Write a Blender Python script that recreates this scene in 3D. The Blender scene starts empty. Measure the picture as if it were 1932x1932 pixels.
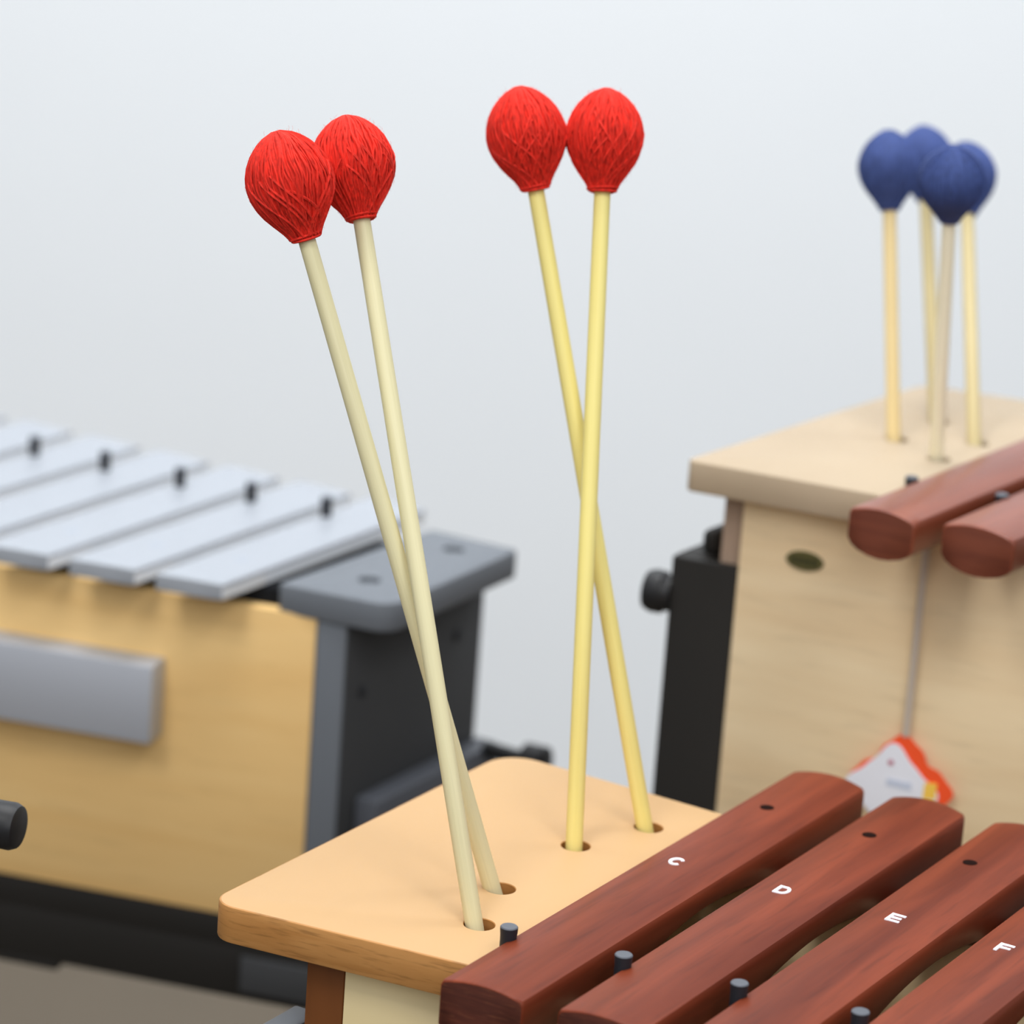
import bpy, bmesh, math, random
from mathutils import Vector, Matrix
from math import radians, cos, sin, pi, sqrt

random.seed(7)
sc = bpy.context.scene
COL = sc.collection

# ------------------------------------------------------------------ camera
# telephoto crop: 6465 px focal length on a 1932 px frame, looking down 16.4 deg, rolled 4.16 deg
CAM_H = 1.42
PITCH, ROLL = radians(16.4), radians(4.16)
cam_d = bpy.data.cameras.new('camera')
cam_d.sensor_width = 36.0
cam_d.lens = 6465.0 / 1932.0 * 36.0
cam_d.clip_start = 0.05
cam_d.clip_end = 60
cam_d.dof.use_dof = True
cam_d.dof.focus_distance = 1.31
cam_d.dof.aperture_fstop = cam_d.lens / 16.5
cam = bpy.data.objects.new('camera', cam_d)
COL.objects.link(cam)
fw = Vector((0, cos(PITCH), -sin(PITCH)))
u0 = Vector((0, sin(PITCH), cos(PITCH)))
r0 = Vector((1, 0, 0))
rt = cos(ROLL) * r0 + sin(ROLL) * u0
up = -sin(ROLL) * r0 + cos(ROLL) * u0
m3 = Matrix((rt, up, -fw)).transposed()
cam.matrix_world = Matrix.Translation((0, 0, CAM_H)) @ m3.to_4x4()
sc.camera = cam

# ------------------------------------------------------------------ look
sc.view_settings.view_transform = 'Standard'
sc.view_settings.look = 'None'
sc.view_settings.exposure = 0.0
sc.view_settings.gamma = 1.0


# ------------------------------------------------------------------ materials
def new_mat(name):
    m = bpy.data.materials.new(name)
    m.use_nodes = True
    nt = m.node_tree
    b = nt.nodes['Principled BSDF']
    return m, nt, b


def srgb(r, g, b):
    def f(c):
        c /= 255.0
        return c / 12.92 if c <= 0.04045 else ((c + 0.055) / 1.055) ** 2.4
    return (f(r), f(g), f(b), 1.0)


def plain(name, col, rough=0.6, spec=0.3, metal=0.0, noise=0.0, nscale=60, bump=0.0, bscale=400):
    m, nt, b = new_mat(name)
    b.inputs['Base Color'].default_value = col
    b.inputs['Roughness'].default_value = rough
    b.inputs['Specular IOR Level'].default_value = spec
    b.inputs['Metallic'].default_value = metal
    tc = nt.nodes.new('ShaderNodeTexCoord')
    if noise > 0:
        n = nt.nodes.new('ShaderNodeTexNoise')
        n.inputs['Scale'].default_value = nscale
        n.inputs['Detail'].default_value = 5
        nt.links.new(tc.outputs['Object'], n.inputs['Vector'])
        hs = nt.nodes.new('ShaderNodeHueSaturation')
        hs.inputs['Color'].default_value = col
        mr = nt.nodes.new('ShaderNodeMapRange')
        mr.inputs['To Min'].default_value = 1 - noise
        mr.inputs['To Max'].default_value = 1 + noise
        nt.links.new(n.outputs['Fac'], mr.inputs['Value'])
        nt.links.new(mr.outputs['Result'], hs.inputs['Value'])
        nt.links.new(hs.outputs['Color'], b.inputs['Base Color'])
    if bump > 0:
        n2 = nt.nodes.new('ShaderNodeTexNoise')
        n2.inputs['Scale'].default_value = bscale
        n2.inputs['Detail'].default_value = 4
        nt.links.new(tc.outputs['Object'], n2.inputs['Vector'])
        bp = nt.nodes.new('ShaderNodeBump')
        bp.inputs['Strength'].default_value = bump
        bp.inputs['Distance'].default_value = 0.0005
        nt.links.new(n2.outputs['Fac'], bp.inputs['Height'])
        nt.links.new(bp.outputs['Normal'], b.inputs['Normal'])
    return m


def wood(name, c1, c2, axis_scale, rough=0.5, spec=0.3, lines=0.25, line_col=None, coat=0.0, bump=0.06, scratch=False):
    """Grain stretched along one local axis (small scale along the grain)."""
    m, nt, b = new_mat(name)
    N = nt.nodes.new
    L = nt.links.new
    tc = N('ShaderNodeTexCoord')
    mp = N('ShaderNodeMapping')
    mp.inputs['Scale'].default_value = axis_scale
    L(tc.outputs['Object'], mp.inputs['Vector'])
    oi = N('ShaderNodeObjectInfo')
    vm = N('ShaderNodeVectorMath')
    vm.operation = 'ADD'
    sc_ = N('ShaderNodeMath')
    sc_.operation = 'MULTIPLY'
    sc_.inputs[1].default_value = 37.0
    L(oi.outputs['Random'], sc_.inputs[0])
    L(mp.outputs['Vector'], vm.inputs[0])
    L(sc_.outputs[0], vm.inputs[1])
    n1 = N('ShaderNodeTexNoise')
    n1.inputs['Scale'].default_value = 1.0
    n1.inputs['Detail'].default_value = 6
    n1.inputs['Distortion'].default_value = 0.8
    L(vm.outputs[0], n1.inputs['Vector'])
    cr = N('ShaderNodeValToRGB')
    cr.color_ramp.elements[0].position = 0.33
    cr.color_ramp.elements[0].color = c1
    cr.color_ramp.elements[1].position = 0.68
    cr.color_ramp.elements[1].color = c2
    L(n1.outputs['Fac'], cr.inputs['Fac'])
    # finer dark grain lines
    mp2 = N('ShaderNodeMapping')
    mp2.inputs['Scale'].default_value = tuple(s * 5 for s in axis_scale)
    L(tc.outputs['Object'], mp2.inputs['Vector'])
    n2 = N('ShaderNodeTexNoise')
    n2.inputs['Scale'].default_value = 1.0
    n2.inputs['Detail'].default_value = 3
    L(mp2.outputs['Vector'], n2.inputs['Vector'])
    cr2 = N('ShaderNodeValToRGB')
    cr2.color_ramp.elements[0].position = 0.30
    cr2.color_ramp.elements[0].color = (1, 1, 1, 1)
    cr2.color_ramp.elements[1].position = 0.45
    cr2.color_ramp.elements[1].color = (0, 0, 0, 1)
    L(n2.outputs['Fac'], cr2.inputs['Fac'])
    ml = N('ShaderNodeMath')
    ml.operation = 'MULTIPLY'
    ml.inputs[1].default_value = lines
    L(cr2.outputs['Color'], ml.inputs[0])
    mx = N('ShaderNodeMix')
    mx.data_type = 'RGBA'
    L(ml.outputs[0], mx.inputs[0])
    L(cr.outputs['Color'], mx.inputs[6])
    mx.inputs[7].default_value = line_col or tuple(c * 0.4 for c in c1[:3]) + (1,)
    L(mx.outputs[2], b.inputs['Base Color'])
    b.inputs['Roughness'].default_value = rough
    b.inputs['Specular IOR Level'].default_value = spec
    b.inputs['Coat Weight'].default_value = coat
    b.inputs['Coat Roughness'].default_value = 0.25
    bp = N('ShaderNodeBump')
    bp.inputs['Strength'].default_value = bump
    bp.inputs['Distance'].default_value = 0.0004
    L(n2.outputs['Fac'], bp.inputs['Height'])
    L(bp.outputs['Normal'], b.inputs['Normal'])
    return m


M = {}
M['wall'] = plain('white wall paint', srgb(240, 244, 248), 0.85, 0.1, noise=0.012, nscale=7, bump=0.05, bscale=90)
M['floor'] = plain('grey brown floor', srgb(108, 98, 85), 0.7, 0.15, noise=0.05, nscale=10)
M['maple'] = wood('pale peach maple', srgb(200, 162, 116), srgb(206, 169, 122), (8, 2.2, 8), 0.55, 0.25, 0.03)
M['maple_edge'] = wood('maple edge grain', srgb(176, 122, 66), srgb(192, 138, 80), (14, 40, 160), 0.5, 0.25, 0.45)
M['maple_pale'] = wood('pale birch', srgb(182, 163, 138), srgb(188, 170, 145), (10, 4, 10), 0.6, 0.25, 0.04)
M['ply_pale'] = wood('pale plywood', srgb(234, 207, 166), srgb(244, 221, 182), (6, 6, 42), 0.6, 0.25, 0.12)
M['ply_yellow'] = wood('cream plywood', srgb(242, 220, 168), srgb(246, 226, 178), (4, 4, 24), 0.6, 0.25, 0.06)
M['ply_warm'] = wood('warm beech panel', srgb(236, 194, 128), srgb(244, 206, 142), (5, 5, 34), 0.55, 0.25, 0.10)
M['inner'] = wood('box inside wood', srgb(228, 204, 158), srgb(236, 212, 168), (6, 6, 30), 0.7, 0.2, 0.08)
M['strip_brown'] = wood('stained brown strip', srgb(108, 62, 26), srgb(124, 72, 32), (30, 30, 8), 0.5, 0.3, 0.15)
M['strip_tan'] = wood('weathered tan strip', srgb(160, 136, 118), srgb(176, 152, 132), (30, 30, 8), 0.6, 0.25, 0.15)
M['rosewood'] = wood('rosewood', srgb(100, 41, 23), srgb(134, 61, 36), (70, 5, 45), 0.48, 0.18, 0.30, srgb(66, 26, 16), coat=0.02, bump=0.10)
M['rosewood_bg'] = wood('satin rosewood', srgb(116, 55, 35), srgb(140, 72, 48), (60, 5, 40), 0.42, 0.4, 0.22, srgb(90, 42, 28), coat=0.22, bump=0.05)
M['rosewood_end'] = wood('rosewood end grain', srgb(70, 34, 26), srgb(92, 46, 34), (20, 60, 260), 0.5, 0.3, 0.28, srgb(150, 92, 62), bump=0.15)
M['rosewood_end_bg'] = wood('rosewood end grain rear', srgb(98, 50, 36), srgb(114, 60, 43), (20, 60, 200), 0.5, 0.3, 0.2, srgb(80, 38, 26), bump=0.1)
M['black'] = plain('black rubber', srgb(38, 40, 46), 0.5, 0.3)
M['peg_top'] = plain('grey peg top', srgb(92, 96, 104), 0.5, 0.35)
M['black_plastic'] = plain('black plastic', srgb(32, 32, 34), 0.45, 0.35, noise=0.05, bump=0.1)
M['black_steel'] = plain('black painted frame', srgb(38, 36, 34), 0.55, 0.25, noise=0.06, nscale=20)
M['grey_plastic'] = plain('dark grey plastic', srgb(110, 115, 122), 0.5, 0.3, noise=0.03, bump=0.15, bscale=900)
M['grey_dark'] = plain('dark grey plate and painted side shade', srgb(67, 68, 70), 0.6, 0.2, noise=0.05, nscale=14)  # end panel's side shade put into the colour; also the corner plate's own grey
M['grey_bracket'] = plain('grey steel bracket', srgb(84, 87, 94), 0.5, 0.3)
M['grey_light'] = plain('light grey steel', srgb(122, 128, 136), 0.45, 0.4)
M['felt'] = plain('black felt rail', srgb(30, 31, 34), 0.95, 0.05)
M['alu'] = plain('brushed aluminium', srgb(164, 169, 177), 0.42, 0.4, metal=0.15, noise=0.015, nscale=30)
M['alu_side_lit'] = plain('bright aluminium edge', srgb(236, 240, 246), 0.35, 0.5, metal=0.1)  # lighter than the tops: stands for light reflected into the bar gaps
M['alu_plate'] = plain('grey aluminium plate', srgb(186, 190, 199), 0.5, 0.4, metal=0.3)
M['pin_hole'] = plain('grey stamp mark', srgb(170, 176, 186), 0.6, 0.3, metal=0.3)
M['white'] = plain('white enamel letter', srgb(250, 248, 255), 0.35, 0.4)
M['screw'] = plain('dark pin', srgb(30, 15, 11), 0.8, 0.05)
M['stick_pale'] = wood('pale rattan', srgb(224, 216, 172), srgb(232, 224, 182), (500, 500, 12), 0.42, 0.35, 0.05)
M['stick_yellow'] = wood('yellow birch dowel', srgb(242, 226, 138), srgb(246, 232, 148), (500, 500, 12), 0.42, 0.35, 0.04)
M['stick_bg'] = wood('cream birch dowel', srgb(238, 222, 178), srgb(242, 228, 186), (500, 500, 12), 0.45, 0.35, 0.04)
M['stick_lit'] = wood('light cream dowel', srgb(250, 242, 212), srgb(252, 246, 220), (500, 500, 12), 0.45, 0.35, 0.02)  # base lightened to paint in light on a stick the heads shade
M['stick_bg3'] = wood('dull birch dowel', srgb(212, 196, 148), srgb(220, 205, 158), (500, 500, 12), 0.5, 0.3, 0.04)
M['stick_bg2'] = wood('golden birch dowel', srgb(240, 214, 156), srgb(244, 222, 166), (500, 500, 12), 0.45, 0.35, 0.04)
M['olive'] = plain('dark olive badge', srgb(92, 88, 52), 0.5, 0.3)
M['olive_dark'] = plain('blackish olive print', srgb(52, 54, 34), 0.5, 0.3)
M['cord'] = plain('grey cord', srgb(200, 186, 172), 0.8, 0.1)
M['tag_orange'] = plain('orange card', srgb(255, 92, 48), 0.6, 0.2)
M['tag_white'] = plain('white card', srgb(240, 242, 252), 0.6, 0.2)
M['tag_yellow'] = plain('yellow card', srgb(255, 208, 90), 0.6, 0.2)
M['tag_red'] = plain('dull red print', srgb(190, 110, 130), 0.6, 0.2)
M['tag_grey'] = plain('pale blue print', srgb(205, 213, 232), 0.6, 0.2)


def yarn_mat(name, base, sheen):
    m, nt, b = new_mat(name)
    N = nt.nodes.new
    L = nt.links.new
    tc = N('ShaderNodeTexCoord')
    mp = N('ShaderNodeMapping')
    mp.inputs['Scale'].default_value = (900, 900, 160)
    L(tc.outputs['Object'], mp.inputs['Vector'])
    n = N('ShaderNodeTexNoise')
    n.inputs['Scale'].default_value = 1.0
    n.inputs['Detail'].default_value = 3
    L(mp.outputs['Vector'], n.inputs['Vector'])
    hs = N('ShaderNodeHueSaturation')
    hs.inputs['Color'].default_value = base
    mr = N('ShaderNodeMapRange')
    mr.inputs['From Min'].default_value = 0.3
    mr.inputs['From Max'].default_value = 0.7
    mr.inputs['To Min'].default_value = 0.62
    mr.inputs['To Max'].default_value = 1.12
    L(n.outputs['Fac'], mr.inputs['Value'])
    L(mr.outputs['Result'], hs.inputs['Value'])
    L(hs.outputs['Color'], b.inputs['Base Color'])
    b.inputs['Roughness'].default_value = 0.75
    b.inputs['Specular IOR Level'].default_value = 0.25
    b.inputs['Sheen Weight'].default_value = sheen
    b.inputs['Sheen Roughness'].default_value = 0.4
    b.inputs['Sheen Tint'].default_value = (1.0, 0.55, 0.45, 1)
    bp = N('ShaderNodeBump')
    bp.inputs['Strength'].default_value = 0.3
    bp.inputs['Distance'].default_value = 0.0004
    L(n.outputs['Fac'], bp.inputs['Height'])
    L(bp.outputs['Normal'], b.inputs['Normal'])
    return m


M['yarn_red'] = yarn_mat('red yarn', (0.82, 0.030, 0.016, 1), 0.10)
M['yarn_blue'] = yarn_mat('blue yarn', (0.056, 0.090, 0.27, 1), 0.06)
M['yarn_blue'].node_tree.nodes['Principled BSDF'].inputs['Sheen Tint'].default_value = (0.6, 0.7, 1.0, 1)


# ------------------------------------------------------------------ helpers
def d2(a):
    return Vector((cos(radians(a)), sin(radians(a))))


def V2(p):
    return Vector((p[0], p[1]))


def isect(p, a, q, b):
    """crossing of the plan lines through p at angle a and through q at angle b"""
    p, q = V2(p), V2(q)
    u, v = d2(a), d2(b)
    den = u.x * v.y - u.y * v.x
    w = q - p
    t = (w.x * v.y - w.y * v.x) / den
    return p + u * t


def inst(name, label, cat, loc, rz=0.0, group=None):
    o = bpy.data.objects.new(name, None)
    o.empty_display_size = 0.02
    COL.objects.link(o)
    o.location = loc
    o.rotation_euler = (0, 0, radians(rz))
    o['label'] = label
    o['category'] = cat
    if group:
        o['group'] = group
    return o


def root_matrix(o):
    return Matrix.Translation(o.location) @ o.rotation_euler.to_matrix().to_4x4()


def finish(name, bm, mats, parent=None, world_inv=None, smooth=35, label=None):
    """link a bmesh as one object; world_inv turns world coordinates into the root's own"""
    if world_inv is not None:
        bm.transform(world_inv)
    bmesh.ops.recalc_face_normals(bm, faces=bm.faces[:])
    me = bpy.data.meshes.new(name)
    bm.to_mesh(me)
    bm.free()
    if not isinstance(mats, (list, tuple)):
        mats = [mats]
    for m in mats:
        me.materials.append(m)
    if smooth:
        for p in me.polygons:
            p.use_smooth = True
        me.set_sharp_from_angle(angle=radians(smooth))
    o = bpy.data.objects.new(name, me)
    COL.objects.link(o)
    if parent is not None:
        o.parent = parent
    if label:
        o['label'] = label
    return o


def prism_into(bm, pts, z0, z1, bev=0.0, segs=2, mat=0):
    """solid with the plan outline pts between z0 and z1; edges bevelled"""
    t = bmesh.new()
    lo = [t.verts.new((p[0], p[1], z0)) for p in pts]
    hi = [t.verts.new((p[0], p[1], z1)) for p in pts]
    n = len(pts)
    t.faces.new(lo[::-1])
    t.faces.new(hi)
    for i in range(n):
        t.faces.new((lo[i], lo[(i + 1) % n], hi[(i + 1) % n], hi[i]))
    bmesh.ops.recalc_face_normals(t, faces=t.faces[:])
    if bev > 0:
        bmesh.ops.bevel(t, geom=t.edges[:], offset=bev, segments=segs, affect='EDGES', profile=0.5)
    for f in t.faces:
        f.material_index = mat
    me = bpy.data.meshes.new('tmp')
    t.to_mesh(me)
    t.free()
    bm.from_mesh(me)
    bpy.data.meshes.remove(me)


def quad(p, ang, length, thick):
    """plan rectangle from p along ang, thick to the left of it"""
    p = V2(p)
    u, v = d2(ang), d2(ang + 90)
    return [p, p + u * length, p + u * length + v * thick, p + v * thick]


def round_poly(pts, radii, segs=8, inset=0.0):
    """counter-clockwise plan polygon with rounded corners, optionally inset"""
    n = len(pts)
    P = [V2(p) for p in pts]
    if inset:
        lines = []
        for i in range(n):
            a, b = P[i], P[(i + 1) % n]
            u = (b - a).normalized()
            nrm = Vector((-u.y, u.x))
            lines.append((a + nrm * inset, math.degrees(math.atan2(u.y, u.x))))
        P = [isect(lines[i - 1][0], lines[i - 1][1], lines[i][0], lines[i][1]) for i in range(n)]
    out = []
    for i in range(n):
        p, a, b = P[i], P[i - 1], P[(i + 1) % n]
        u, v = (a - p).normalized(), (b - p).normalized()
        r = max(radii[i] - inset, 0.0003)
        half = u.angle(v) / 2
        dist = r / math.tan(half)
        c = p + (u + v).normalized() * (r / sin(half))
        s, e = p + u * dist - c, p + v * dist - c
        a0 = math.atan2(s.y, s.x)
        da = math.atan2(e.y, e.x) - a0
        while da <= -pi:
            da += 2 * pi
        while da > pi:
            da -= 2 * pi
        for k in range(segs + 1):
            t = a0 + da * k / segs
            out.append(c + Vector((cos(t), sin(t))) * r)
    return out


def plank_bm(pts, radii, z0, z1, holes, hole_r, hole_depth, bev=0.0018, edge_mat=0, segs=8):
    """board with rounded corners and edges and round blind holes drilled from the top"""
    bm = bmesh.new()
    rings = []
    for ins, z in ((bev, z0), (bev * 0.3, z0 + bev * 0.3), (0, z0 + bev), (0, z1 - bev), (bev * 0.3, z1 - bev * 0.3), (bev, z1)):
        rings.append([bm.verts.new((p.x, p.y, z)) for p in round_poly(pts, radii, segs, ins)])
    for k in range(len(rings) - 1):
        a, b = rings[k], rings[k + 1]
        n = len(a)
        for i in range(n):
            f = bm.faces.new((a[i], a[(i + 1) % n], b[(i + 1) % n], b[i]))
            f.material_index = edge_mat
    bm.faces.new(rings[0][::-1])
    top = rings[-1]
    edges = [bm.edges.get((top[i], top[(i + 1) % len(top)])) for i in range(len(top))]
    for h in holes:
        S = 28
        r1 = [bm.verts.new((h[0] + (hole_r + 0.0003) * cos(2 * pi * k / S), h[1] + (hole_r + 0.0003) * sin(2 * pi * k / S), z1)) for k in range(S)]
        r2 = [bm.verts.new((h[0] + hole_r * cos(2 * pi * k / S), h[1] + hole_r * sin(2 * pi * k / S), z1 - 0.0003)) for k in range(S)]
        r3 = [bm.verts.new((h[0] + hole_r * cos(2 * pi * k / S), h[1] + hole_r * sin(2 * pi * k / S), z1 - hole_depth)) for k in range(S)]
        for a, b in ((r1, r2), (r2, r3)):
            for k in range(S):
                f = bm.faces.new((a[k], b[k], b[(k + 1) % S], a[(k + 1) % S]))
                f.material_index = edge_mat
        f = bm.faces.new(r3)
        f.material_index = edge_mat
        for k in range(S):
            edges.append(bm.edges.get((r1[k], r1[(k + 1) % S])))
    bmesh.ops.triangle_fill(bm, use_beauty=True, use_dissolve=False, edges=edges, normal=(0, 0, 1))
    return bm


def lathe_into(bm, prof, mat4, S=24, mat=0):
    """prof: (radius, height) pairs; closed with caps"""
    rings = []
    for r, h in prof:
        rings.append([bm.verts.new(mat4 @ Vector((r * cos(2 * pi * k / S), r * sin(2 * pi * k / S), h))) for k in range(S)])
    for a, b in zip(rings, rings[1:]):
        for k in range(S):
            f = bm.faces.new((a[k], a[(k + 1) % S], b[(k + 1) % S], b[k]))
            f.material_index = mat
    f0 = bm.faces.new(rings[0][::-1])
    f1 = bm.faces.new(rings[-1])
    f0.material_index = f1.material_index = mat
    return f0, f1


def tube_into(bm, pts, rad, S=5, mat=0):
    """round tube along pts (Vectors); rad may be a list"""
    n = len(pts)
    rings = []
    up_ = None
    for i, p in enumerate(pts):
        t = (pts[min(i + 1, n - 1)] - pts[max(i - 1, 0)]).normalized()
        if up_ is None:
            up_ = t.orthogonal().normalized()
        up_ = (up_ - t * up_.dot(t)).normalized()
        w = t.cross(up_)
        r = rad[i] if isinstance(rad, (list, tuple)) else rad
        rings.append([bm.verts.new(p + (up_ * cos(2 * pi * k / S) + w * sin(2 * pi * k / S)) * r) for k in range(S)])
    for a, b in zip(rings, rings[1:]):
        for k in range(S):
            f = bm.faces.new((a[k], a[(k + 1) % S], b[(k + 1) % S], b[k]))
            f.material_index = mat
    f = bm.faces.new(rings[0][::-1])
    f.material_index = mat
    f = bm.faces.new(rings[-1])
    f.material_index = mat


def struct(name, bm, mat, label, cat):
    o = finish(name, bm, mat, smooth=0)
    o['kind'] = 'structure'
    o['label'] = label
    o['category'] = cat
    return o


# ------------------------------------------------------------------ room
WALL_Y = 3.56
bm = bmesh.new()
prism_into(bm, [(-5, WALL_Y), (5, WALL_Y), (5, WALL_Y + 0.12), (-5, WALL_Y + 0.12)], 0, 3.0)
struct('wall_back', bm, M['wall'], 'plain white wall behind the three instruments', 'wall')
bm = bmesh.new()
prism_into(bm, [(-5, -3), (5, -3), (5, WALL_Y), (-5, WALL_Y)], -0.05, 0)
struct('floor', bm, M['floor'], 'grey brown floor showing under the metallophone at lower left', 'floor')


# ------------------------------------------------------------------ sound bars
def bar_bm(length, width, z_edge, crown, thick, arch=True, far_r=0.006, near_r=0.002, arch_min=0.0116, bottom_crown=0.001, top_edge_r=0.0022, low_r=0.0025, side_mat=0, shear=0.0):
    """one tuned bar: local x across, local y along from 0 (near end) to length, z from 0 (underside) up.
    crowned top, undercut arch below, rounded far end"""
    bm = bmesh.new()
    ys = [0.0]
    for k in range(1, 5):
        ys.append(near_r * (1 - cos(pi / 2 * k / 4)))
    N = 40
    for k in range(1, N):
        ys.append(near_r + (length - near_r - far_r) * k / N)
    for k in range(0, 7):
        ys.append(length - far_r + far_r * sin(pi / 2 * k / 6))
    A0, A1 = 0.29, 0.71
    rings = []
    hw = width / 2
    for y in ys:
        inx, inz = 0.0, 0.0
        if y < near_r:
            e = near_r - y
            k = near_r - sqrt(max(near_r ** 2 - e ** 2, 0))
            inx, inz = k * 0.5, k * 0.5
        if y > length - far_r:
            e = y - (length - far_r)
            k = far_r - sqrt(max(far_r ** 2 - e ** 2, 0))
            inx, inz = k * 0.85, k * 0.45
        lo = 0.0
        t = y / length
        if arch and A0 < t < A1:
            s = abs((t - (A0 + A1) / 2) / ((A1 - A0) / 2))
            lo = (thick - arch_min) * (1 - s ** 2.0)
        w = hw - inx
        top = thick - inz
        prof = []
        # top, from right edge to left edge
        K = 12
        r = top_edge_r
        for k in range(K + 1):
            x = w - r * 0.4 - (2 * w - 0.8 * r) * k / K
            prof.append((x, top + crown * (1 - (x / w) ** 2)))
        prof.append((-w + 0.0001, top - r * 0.55))
        prof.append((-w, top - r * 1.6))
        bc = bottom_crown
        prof.append((-w, lo + bc + low_r))
        prof.append((-w + low_r * 0.8, lo + bc * ((w - low_r * 0.8) / w) ** 2 + low_r * 0.24))
        for k in range(1, 6):
            x = -w + 2 * w * k / 6
            prof.append((x, lo + bottom_crown * ((x / w) ** 2 - 1) + bottom_crown))
        prof.append((w - low_r * 0.8, lo + bc * ((w - low_r * 0.8) / w) ** 2 + low_r * 0.24))
        prof.append((w, lo + bc + low_r))
        prof.append((w, top - r * 1.6))
        prof.append((w - 0.0001, top - r * 0.55))
        rings.append([bm.verts.new((x, y + x * shear * (1 - t), z)) for x, z in prof])
    for a, b in zip(rings, rings[1:]):
        n = len(a)
        for k in range(n):
            f = bm.faces.new((a[k], b[k], b[(k + 1) % n], a[(k + 1) % n]))
            if K + 1 <= k <= K + 2 or k == n - 3:
                f.material_index = side_mat
    f = bm.faces.new(rings[0][::-1])
    f.material_index = 1
    f = bm.faces.new(rings[-1])
    f.material_index = 0
    return bm


def letter_bm(ch, w, h, st):
    bm = bmesh.new()

    def strip(x0, y0, x1, y1):
        prism_into(bm, [(x0, y0), (x1, y0), (x1, y1), (x0, y1)], 0, 0.0007, 0.00012, 1)

    def arc(cx, cy, rx, ry, a0, a1, n=18):
        for k in range(n):
            t0, t1 = radians(a0 + (a1 - a0) * k / n), radians(a0 + (a1 - a0) * (k + 1) / n)
            prism_into(bm, [(cx + (rx - st) * cos(t0), cy + (ry - st) * sin(t0)), (cx + rx * cos(t0), cy + ry * sin(t0)),
                            (cx + rx * cos(t1), cy + ry * sin(t1)), (cx + (rx - st) * cos(t1), cy + (ry - st) * sin(t1))], 0, 0.0007)
    if ch in 'EF':
        strip(-w / 2, -h / 2, -w / 2 + st, h / 2)
        strip(-w / 2 + st, h / 2 - st, w / 2, h / 2)
        strip(-w / 2 + st, -st / 2, w / 2 - st * 0.35, st / 2)
        if ch == 'E':
            strip(-w / 2 + st, -h / 2, w / 2, -h / 2 + st)
    elif ch == 'D':
        strip(-w / 2, -h / 2, -w / 2 + st, h / 2)
        strip(-w / 2 + st, h / 2 - st, 0, h / 2)
        strip(-w / 2 + st, -h / 2, 0, -h / 2 + st)
        arc(0, 0, w / 2, h / 2, -90, 90)
    elif ch == 'C':
        arc(0, 0, w / 2, h / 2, 38, 322, 28)
    return bm


# ------------------------------------------------------------------ mallets
HEAD_PROF = [(0.0, 4.8), (1.0, 5.7), (2.5, 6.2), (4.5, 7.4), (8, 10.1), (12, 12.9), (16, 15.0), (20, 16.2), (24, 16.5), (28, 15.8), (32, 14.2), (36, 11.5), (39, 8.5), (41.3, 5.3), (42.6, 2.7), (43.0, 0.4)]


def prof_r(h, prof):
    for (h0, r_0), (h1, r1) in zip(prof, prof[1:]):
        if h <= h1:
            t = (h - h0) / (h1 - h0)
            t = max(0, t)
            return r_0 + (r1 - r_0) * t
    return prof[-1][1]


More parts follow.
